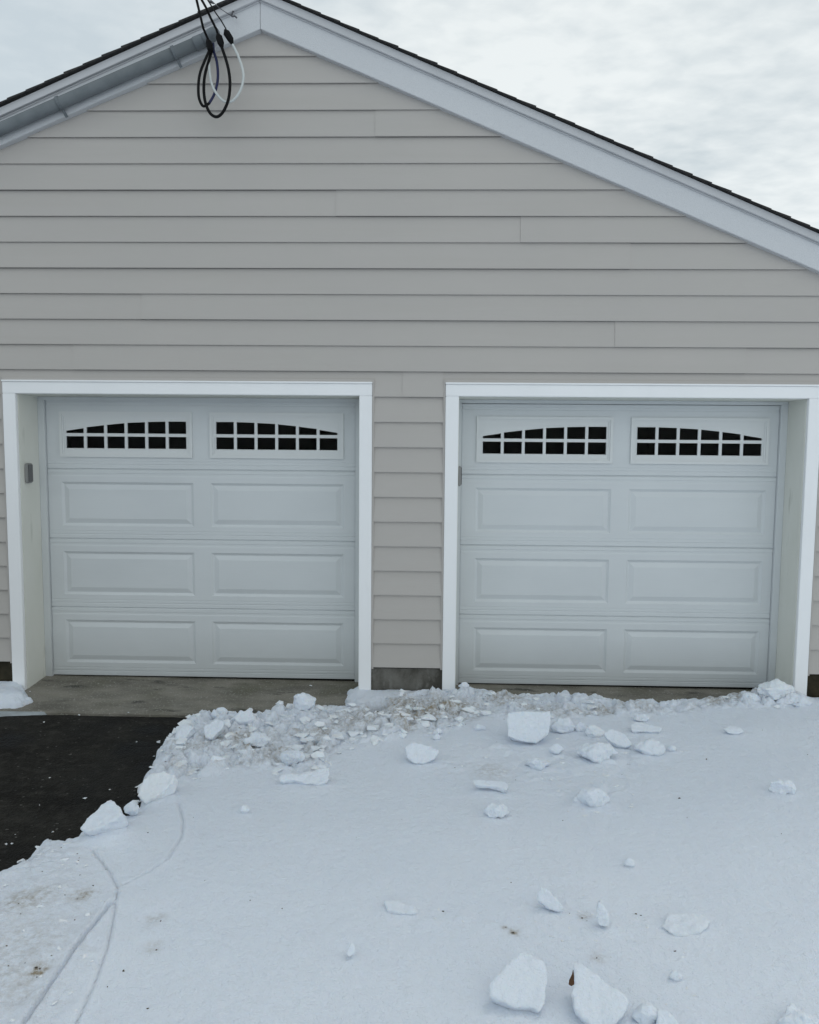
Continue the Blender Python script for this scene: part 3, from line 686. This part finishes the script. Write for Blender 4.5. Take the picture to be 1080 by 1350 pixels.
slab_block([(622,1027),(632,1026),(668,1030),(671,1036),(668,1042),(655,1037),(624,1034)], .045, 15, .028, 'long thin bar of snow below the square block', G1, seed=5, vox=.006, amp=.003)
lump(656, 1068, 34, 20, 'round snow lump just below the thin snow bar', G1, seed=6)
lump(742, 957, 32, 26, 'snow chunk touching the right side of the square block', G1, seed=7)
lump(765, 959, 18, 14, 'small snow chunk, second to the right of the square block', G1, seed=8)
lump(784, 964, 26, 20, 'pale rounded snow chunk left of the tilted hollow shard', G1, seed=9, mt='dirtyblock')
slab_block([(795,966),(806,960),(820,964),(829,972),(834,982),(825,985),(812,982),(800,975)], .060, 38, .035, 'tilted almond-shaped snow shard right of the square block', G1, seed=10, vox=.006)
lump(787, 992, 54, 26, 'broad rounded snow mound below the almond-shaped shard', G1, seed=11, sink=.4)
lump(856, 986, 40, 22, 'rounded snow mound right of the almond-shaped shard', G1, seed=12, sink=.4)
lump(885, 986, 15, 10, 'tiny snow chip right of the rounded mounds', G1, seed=13)
slab_block([(830,955),(838,950),(858,955),(874,958),(872,965),(852,964),(832,964)], .035, 20, .02, 'flat flake of snow in front of the middle of the right door', G1, seed=14, vox=.006, amp=.003)
lump(845, 948, 22, 12, 'small snow chunk resting above the flat snow flake', G1, seed=15)
slab_block([(954,961),(962,955),(976,958),(982,964),(974,967),(960,966)], .03, 20, .015, 'lone flat snow flake before the right end of the right door', G1, seed=16, vox=.006, amp=.003)
lump(1030, 1040, 32, 20, 'snow lump near the right edge of the picture', G1, seed=17)
slab_block([(365,1020),(390,1018),(420,1013),(437,1011),(434,1028),(420,1034),(402,1033),(385,1028),(368,1030)], .040, 25, .035, 'ragged flat snow slab with a shadowed gap beneath, below the rubble', G1, seed=18, vox=.007)
lump(386, 1000, 34, 22, 'rounded snow lump right above the ragged flat slab', G1, seed=19)
lump(407, 970, 24, 13, 'small smooth snow lump amid the dirty rubble', G1, seed=20)
lump(577, 965, 15, 12, 'tiny snow chip above the half-round wedge', G1, seed=21); lump(576, 972, 11, 9, 'tiniest snow chip touching the half-round wedge from above', G1, seed=22)
lump(632, 959, 18, 10, 'small flat snow lump left of the square block', G1, seed=23)
lump(782, 1048, 42, 30, 'crumbly snow mound under the tilted shard, midway down the yard', G1, seed=24, sink=.55); lump(765, 1052, 18, 12, 'little snow chunk at the foot of the crumbly mound', G1, seed=25, sink=.4)
lump(733, 988, 20, 18, 'small snow chunk below the right corner of the square block', G1, seed=251, sink=.4)
lump(708, 1003, 36, 18, 'low crumbling snow patch under the square block', G1, seed=252, sink=.5)
slab_block([(689,1249),(706,1258),(722,1269),(724,1290),(721,1319),(711,1337),(705,1329),(693,1328),(681,1330),(667,1323),(644,1312),(643,1303),(648,1291),(668,1269)], .062, 24, .05, 'big five-sided flat snow block with a notched lower edge, near the bottom', G1, seed=26, amp=.004)
slab_block([(754,1260),(770,1270),(787,1283),(808,1298),(828,1312),(830,1322),(824,1337),(810,1352),(790,1356),(772,1347),(758,1332),(752,1312),(756,1290)], .065, 22, .055, 'big pointed snow block with a dead leaf at its left side', G1, seed=27, amp=.004)
slab_block([(713,1167),(722,1172),(735,1184),(743,1197),(738,1203),(722,1197),(709,1188),(707,1180)], .045, 48, .035, 'triangular snow shard with a raised tip, above the five-sided block', G1, seed=28, vox=.006)
slab_block([(789,1184),(795,1192),(804,1205),(806,1218),(800,1225),(789,1220),(785,1208)], .045, 50, .03, 'slim upright snow shard above the block with the leaf', G1, seed=29, vox=.006)
slab_block([(878,1202),(900,1200),(924,1202),(939,1213),(930,1224),(908,1234),(888,1233),(872,1220)], .022, 8, .035, 'wide flat oval snow cake sunk in the snow at lower right', G1, seed=30)
lump(852, 1340, 34, 26, 'low snow lump at the bottom edge right of the leaf block', G1, seed=31, sink=.4); slab_block([(866,1326),(878,1330),(890,1338),(897,1352),(880,1360),(866,1350)], .035, 30, .03, 'snow shard cut by the bottom edge of the picture', G1, seed=32, vox=.006)
lump(891, 1287, 18, 14, 'tiny snow chip under the wide oval cake', G1, seed=33, sink=.5)
lump(1052, 1350, 46, 22, 'snow lump in the bottom right corner', G1, seed=34, sink=.4)
slab_block([(463,1240),(469,1246),(468,1258),(460,1263),(455,1256)], .03, 40, .02, 'small leaning snow chip alone in the lower middle', G1, seed=35, vox=.005, amp=.003)
slab_block([(505,1188),(522,1187),(548,1193),(553,1203),(530,1204),(510,1199)], .016, 5, .02, 'thin sunken snow flake in the lower middle', G1, seed=36, vox=.006, amp=.003)
lump(322, 1068, 16, 13, 'small round snow pellet on the smooth left snow', G1, seed=37, sink=.45)
lump(830, 1136, 14, 12, 'small snow peak alone in the middle of the yard', G1, seed=38, sink=.4)
slab_block([(105,1092),(118,1075),(132,1060),(146,1053),(156,1062),(163,1072),(150,1082),(130,1092),(112,1098)], .075, 32, .09, 'big tilted snow block at the edge of the black asphalt', G2, seed=40, yawn=-.5)
slab_block([(162,1066),(169,1058),(177,1053),(180,1060),(176,1068),(166,1072)], .055, 40, .05, 'small pointed snow block at the asphalt edge beside the big tilted one', G2, seed=41, yawn=-.5, vox=.006)
slab_block([(182,1050),(184,1034),(196,1020),(215,1016),(232,1020),(226,1034),(206,1050),(190,1060)], .06, 34, .07, 'rounded grey-white snow slab on the asphalt edge under the rubble', G2, seed=42, yawn=-.6, mt='dirtyblock')
lump(402, 927, 34, 26, 'tallest snow lump on the rubble crest before the left door', G2, seed=43)
slab_block([(268,958),(286,946),(296,952),(292,962),(278,974),(270,972)], .065, 45, .05, 'pale angular snow slab near the left end of the rubble', G2, seed=44, yawn=-.3, vox=.006)
slab_block([(231,957),(244,953),(256,958),(244,972),(230,978)], .05, 40, .05, 'angular snow slab at the far left of the rubble', G2, seed=45, yawn=-.4, vox=.006)
lump(292, 935, 20, 12, 'white snow chip on the rubble crest at the apron', G2, seed=46); lump(284, 938, 12, 16, 'small upright snow chip on the rubble crest', G2, seed=47)
lump(340, 981, 34, 22, 'rounded snow chunk in the middle of the rubble', G2, seed=48)
lump(322, 948, 34, 24, 'broad snow chunk behind the middle of the rubble', G2, seed=49)
lump(1022, 917, 44, 26, 'snow heap pushed against the right jamb of the right door', G2, seed=50, mt='dirtyblock', sink=.5); lump(1048, 922, 36, 18, 'snow lump before the foot of the rightmost casing', G2, seed=51, sink=.5)
lump(991, 921, 28, 14, 'snow lump left of the heap at the right jamb', G2, seed=52, sink=.5); lump(612, 909, 16, 10, 'small snow lump at the foot of the casing left of the right door', G2, seed=53)

# rubble too small to count: crumbs of snow through the ploughed band
allv = []; allf = []
def crumb(x, y, r_, rs, sink=.35):
    z = sh1(x, y); bm = bmesh.new(); ax_ = rs.uniform(.8, 1.7)
    for k in range(rs.choice((7, 9, 12))):
        v = Vector((rs.gauss(0, 1), rs.gauss(0, 1), rs.gauss(0, 1))).normalized()*rs.uniform(.75, 1.1); bm.verts.new((v.x*r_*ax_+x, v.y*r_+y, z+(v.z*.75+1-sink*2)*r_*.75))
    bmesh.ops.convex_hull(bm, input=bm.verts); bmesh.ops.delete(bm, geom=[v for v in bm.verts if not v.link_faces], context='VERTS')
    bm.verts.index_update(); n = len(allv); allv.extend([tuple(v.co) for v in bm.verts]); allf.extend([tuple(v.index+n for v in f.verts) for f in bm.faces]); bm.free()
rs = random.Random(5)
def inpoly(p, poly): return bool(inside(np.array([p[0]]), np.array([p[1]]), poly)[0])
cnt = 0
bx = [p[0] for p in rubble]; by = [p[1] for p in rubble]
while cnt < 330:
    p = (rs.uniform(min(bx), max(bx)), rs.uniform(min(by), max(by)))
    if not inpoly(p, rubble) or inpoly(p, holeA) or inpoly(p, holeB): continue
    if p[0] > .5 and rs.random() < .6: continue
    cnt += 1; crumb(p[0], p[1], rs.choice([.006, .008, .011, .015, .02, .028, .038]) * rs.uniform(.8, 1.25), rs)
cnt = 0
while cnt < 60:
    p = (rs.uniform(-1.45, .5), rs.uniform(min(by), max(by)))
    if not inpoly(p, rubble) or inpoly(p, holeA) or inpoly(p, holeB): continue
    cnt += 1; crumb(p[0], p[1], rs.uniform(.028, .055), rs, .5)
for poly, N_ in ((rub2, 70), (dirtyA, 45)):
    bx2 = [p[0] for p in poly]; by2 = [p[1] for p in poly]; k = 0
    while k < N_:
        p = (rs.uniform(max(min(bx2), -2.2), max(bx2)), rs.uniform(max(min(by2), -3.4), max(by2)))
        if inpoly(p, poly) and not inpoly(p, holeA): k += 1; crumb(p[0], p[1], rs.uniform(.005, .016), rs, .45)
for u, v, n_ in ((690,1160,5),(750,1200,12),(770,1215,8),(680,1230,6),(800,1250,6),(700,1345,6),(870,1320,6),(830,1210,5),(905,1245,8),(690,1000,14),(750,1030,14),(860,1030,12),(560,1010,6),(880,1000,8),(640,1050,5),(1000,1110,4),(560,1215,8)):
    for k in range(n_):
        p = atz(u+rs.gauss(0, 22), v+rs.gauss(0, 12), .03); crumb(p.x, p.y, rs.uniform(.003, .009), rs, .5)
for k in range(70):                           # crumbs strung along the asphalt edge
    i = rs.randrange(len(edgeA)-1); t = rs.random(); x = edgeA[i][0]*(1-t)+edgeA[i+1][0]*t+rs.gauss(-.01, .03); y = edgeA[i][1]*(1-t)+edgeA[i+1][1]*t+rs.gauss(.01, .03)
    n = len(allv); crumb(x, y, rs.uniform(.006, .022), rs)
    g_ = float(groundz(np.array([x]), np.array([y]))[0]); z = sh1(x, y)
    if z < g_:
        for q_ in range(n, len(allv)): allv[q_] = (allv[q_][0], allv[q_][1], allv[q_][2]+(g_-z))
me = bpy.data.meshes.new('snow_rubble'); me.from_pydata(allv, [], allf); me.update(); me.materials.append(M['dirtyblock'])
tag(link('snow_rubble', me), 'small crumbs of ploughed snow scattered through the dirty band by the doors', 'snow rubble', kind='stuff')

# dirt crumbs on the snow
allv, allf = [], []
spots = [(600,1012,2),(896,1052,3.5),(932,1001,4),(906,1078,2),(920,1069,2),(674,1164,2),(584,1200,3),(630,1298,2),(709,1262,2),(751,1204,2),(839,1204,3),(845,1206,2),(890,1256,2.5),(786,1263,2.5),(195,1100,2),(255,1079,2),(163,1280,3),(142,1301,2),(195,1330,2),(372,1200,2),(1030,1100,2),(690,974,2),(655,976,2.5),(680,1026,2),(1005,965,2),(742,1080,2),(768,1211,3),(774,1215,2),(667,1222,2),(676,1229,3),(270,1165,1.5),(212,1215,2.5),(207,1252,3),(52,1280,4),(48,1278,3),(820,1020,1.5),(330,1190,1.5),(1065,995,2),(470,1105,1.5),(530,1080,1.5)]
for u, v, s in spots:
    p = atz(u, v, .03); crumb(p.x, p.y, s*.0016, rs, .3)
for k in range(170):
    poly = rubble if k % 3 else dirtyA
    while True:
        p = (rs.uniform(-2.4, 1.8), rs.uniform(-3.2, .1))
        if inpoly(p, poly) and not inpoly(p, holeA) and not inpoly(p, holeB): break
    crumb(p[0], p[1], rs.uniform(.0018, .0045), rs, .3)
me = bpy.data.meshes.new('dirt'); me.from_pydata(allv, [], allf); me.update(); me.materials.append(M['crumb'])
tag(link('dirt', me), 'dark specks of grit and bark scattered over the snow', 'dirt', kind='stuff')
# pebbles and salt grains on the asphalt
allv, allf = [], []
for u, v, s in [(105,942,4),(170,942,3),(58,952,3),(113,1052,5),(70,1095,3),(66,1025,2.5),(180,978,3),(52,1060,2),(8,1111,4),(16,1110,3),(145,1040,2.5),(20,1098,2),(410,905,4),(40,912,4)]:
    p = atz(u, v, -.066 if v > 915 else -.03); x, y = p.x, p.y
    n = len(allv); crumb(x, y, s*.0022, rs, .3); dz = float(groundz(np.array([x]), np.array([y]))[0])-sh1(x, y)
    for q_ in range(n, len(allv)): allv[q_] = (allv[q_][0], allv[q_][1], allv[q_][2]+dz)
me = bpy.data.meshes.new('grit'); me.from_pydata(allv, [], allf); me.update(); me.materials.append(M['dirtyblock'])
tag(link('grit', me), 'pale bits of ice and grit scattered on the asphalt', 'grit', kind='stuff')
# the brown leaf at the pointed block
p = atz(754.5, 1291, .065); q = MB(); lv = []
out = [(a_*.78, c_*.75) for a_, c_ in [(0,-.024),(.014,-.012),(.018,.006),(.010,.030),(.002,.040),(-.008,.022),(-.018,.004),(-.014,-.014)]]
for x, z in out: lv.append(Vector((x*.9+.004*math.sin(z*90), -.010+.25*z+.006*math.cos(x*120), z)))
q.add([p+v for v in lv]+[p+v+Vector((0, .0015, 0)) for v in lv], [tuple(range(8)), tuple(range(15, 7, -1))]+[(i, i+8, (i+1) % 8+8, (i+1) % 8) for i in range(8)])
tag(q.build('dead_leaf', M['leaf']), 'curled brown dead leaf stuck to the pointed snow block', 'leaf')

SKIRT += SK2
grid_mesh('snow', axis_x(), axis(-3.6, .12, .0082, -60, 40), snow_h, M['snow'], 'stuff', 'trampled white snow covering the yard up to both doors', 'snow',
          keep=lambda x, y, z: z > groundz(x, y)-.045, attr={'dirt': dirtf})

# ------------------------------------------------------------------ sky, sun
SUN_EL, SUN_AZ = 48, 35       # azimuth from +Y toward +X
wd = bpy.data.worlds.new('World'); scene.world = wd; wd.use_nodes = True; nt = wd.node_tree; N = nt.nodes; L = nt.links
for n in list(N): N.remove(n)
out = N.new('ShaderNodeOutputWorld'); sky = N.new('ShaderNodeTexSky'); sky.sky_type = 'NISHITA'; sky.sun_disc = False
sky.sun_elevation = R(SUN_EL); sky.sun_rotation = R(SUN_AZ)
bg1 = N.new('ShaderNodeBackground'); bg1.inputs[1].default_value = .10; L.new(sky.outputs[0], bg1.inputs[0])
tc = N.new('ShaderNodeTexCoord'); sep = N.new('ShaderNodeSeparateXYZ'); L.new(tc.outputs['Generated'], sep.inputs[0])
def mth(op, a, b=None, c=None):
    m = N.new('ShaderNodeMath'); m.operation = op
    for i, v in enumerate((a, b, c)):
        if v is None: continue
        if isinstance(v, (int, float)): m.inputs[i].default_value = v
        else: L.new(v, m.inputs[i])
    return m.outputs[0]
zz = mth('ADD', mth('MAXIMUM', sep.outputs[2], 0.0), .10)
cmb = N.new('ShaderNodeCombineXYZ'); L.new(mth('DIVIDE', sep.outputs[0], zz), cmb.inputs[0]); L.new(mth('DIVIDE', sep.outputs[1], zz), cmb.inputs[1])
def wn(scale, detail, st, rough=.55, off=(0,0,0), rotz=0, dist=0.):
    mp = N.new('ShaderNodeMapping'); mp.inputs['Scale'].default_value = st; mp.inputs['Location'].default_value = off; mp.inputs['Rotation'].default_value = (0, 0, rotz); L.new(cmb.outputs[0], mp.inputs[0])
    n = N.new('ShaderNodeTexNoise'); n.inputs['Scale'].default_value = scale; n.inputs['Detail'].default_value = detail; n.inputs['Roughness'].default_value = rough; n.inputs['Distortion'].default_value = dist; L.new(mp.outputs[0], n.inputs['Vector']); return n.outputs['Fac']
def rmp(src, a, b, ca, cb):
    r = N.new('ShaderNodeValToRGB'); r.color_ramp.elements[0].position = a; r.color_ramp.elements[1].position = b; r.color_ramp.elements[0].color = (*ca, 1); r.color_ramp.elements[1].color = (*cb, 1); L.new(src, r.inputs[0]); return r.outputs[0]
def mx(f, a, b, mode='MIX'):
    x = N.new('ShaderNodeMix'); x.data_type = 'RGBA'; x.blend_type = mode
    for s, v in ((x.inputs[0], f), (x.inputs[6], a), (x.inputs[7], b)):
        if isinstance(v, (int, float)): s.default_value = v
        elif isinstance(v, tuple): s.default_value = (*v, 1)
        else: L.new(v, s)
    return x.outputs[2]
big = wn(1.1, 4, (1, 1, 1), .5, (3.1, 1.2, 0))
fine = wn(11, 6, (1, 1.3, 1), .5, (.4, .9, 0), -.45, .15)
cl = mth('ADD', mth('MULTIPLY', big, .66), mth('MULTIPLY', fine, .34))
azr = mth('MULTIPLY_ADD', sep.outputs[0], .38, mth('MULTIPLY', sep.outputs[1], .10))   # brighter and more broken toward the hidden sun at right
c1 = rmp(mth('ADD', cl, mth('MULTIPLY', azr, .10)), .38, .61, (.60,.672,.70), (.88,.925,.92))
low = mth('POWER', mth('SUBTRACT', 1., mth('MAXIMUM', sep.outputs[2], 0.)), 5)
glow = mth('MULTIPLY', low, mth('MAXIMUM', mth('MULTIPLY_ADD', sep.outputs[0], 1.6, .1), 0.))
c2 = mx(mth('MINIMUM', glow, .8), c1, (1.0,1.03,1.02))
c2 = mx(mth('MINIMUM', mth('MAXIMUM', mth('MULTIPLY', sep.outputs[0], -1.4), 0.), .75), c2, (.62,.705,.76))
back = mth('MULTIPLY', mth('MAXIMUM', mth('MULTIPLY', sep.outputs[1], -1.0), 0.), mth('SUBTRACT', 1., mth('MAXIMUM', sep.outputs[2], 0.)))
gain = mth('MULTIPLY_ADD', back, .45, 1.); cg = N.new('ShaderNodeCombineXYZ')
for i_ in range(3): L.new(gain, cg.inputs[i_])
c2 = mx(1., c2, cg.outputs[0], 'MULTIPLY')          # unseen sky behind the camera, gain added to lift light on the walls
bg2 = N.new('ShaderNodeBackground'); bg2.inputs[1].default_value = 1.0; L.new(c2, bg2.inputs[0])
mxs = N.new('ShaderNodeMixShader'); mxs.inputs[0].default_value = .92; L.new(bg1.outputs[0], mxs.inputs[1]); L.new(bg2.outputs[0], mxs.inputs[2]); L.new(mxs.outputs[0], out.inputs[0])
sl = bpy.data.lights.new('sun', 'SUN'); sl.energy = .5; sl.angle = R(25); sl.color = (1, .97, .93)
so = bpy.data.objects.new('sun', sl); COL.objects.link(so)
dirv = Vector((math.sin(R(SUN_AZ))*math.cos(R(SUN_EL)), math.cos(R(SUN_AZ))*math.cos(R(SUN_EL)), math.sin(R(SUN_EL))))
so.rotation_euler = dirv.to_track_quat('Z', 'Y').to_euler(); so.location = dirv*20
vs_ = scene.view_settings; scene.display_settings.display_device = 'sRGB'; vs_.view_transform = 'Standard'; vs_.look = 'None'; vs_.exposure = 0.0; vs_.gamma = 1
scene.render.engine = 'CYCLES'
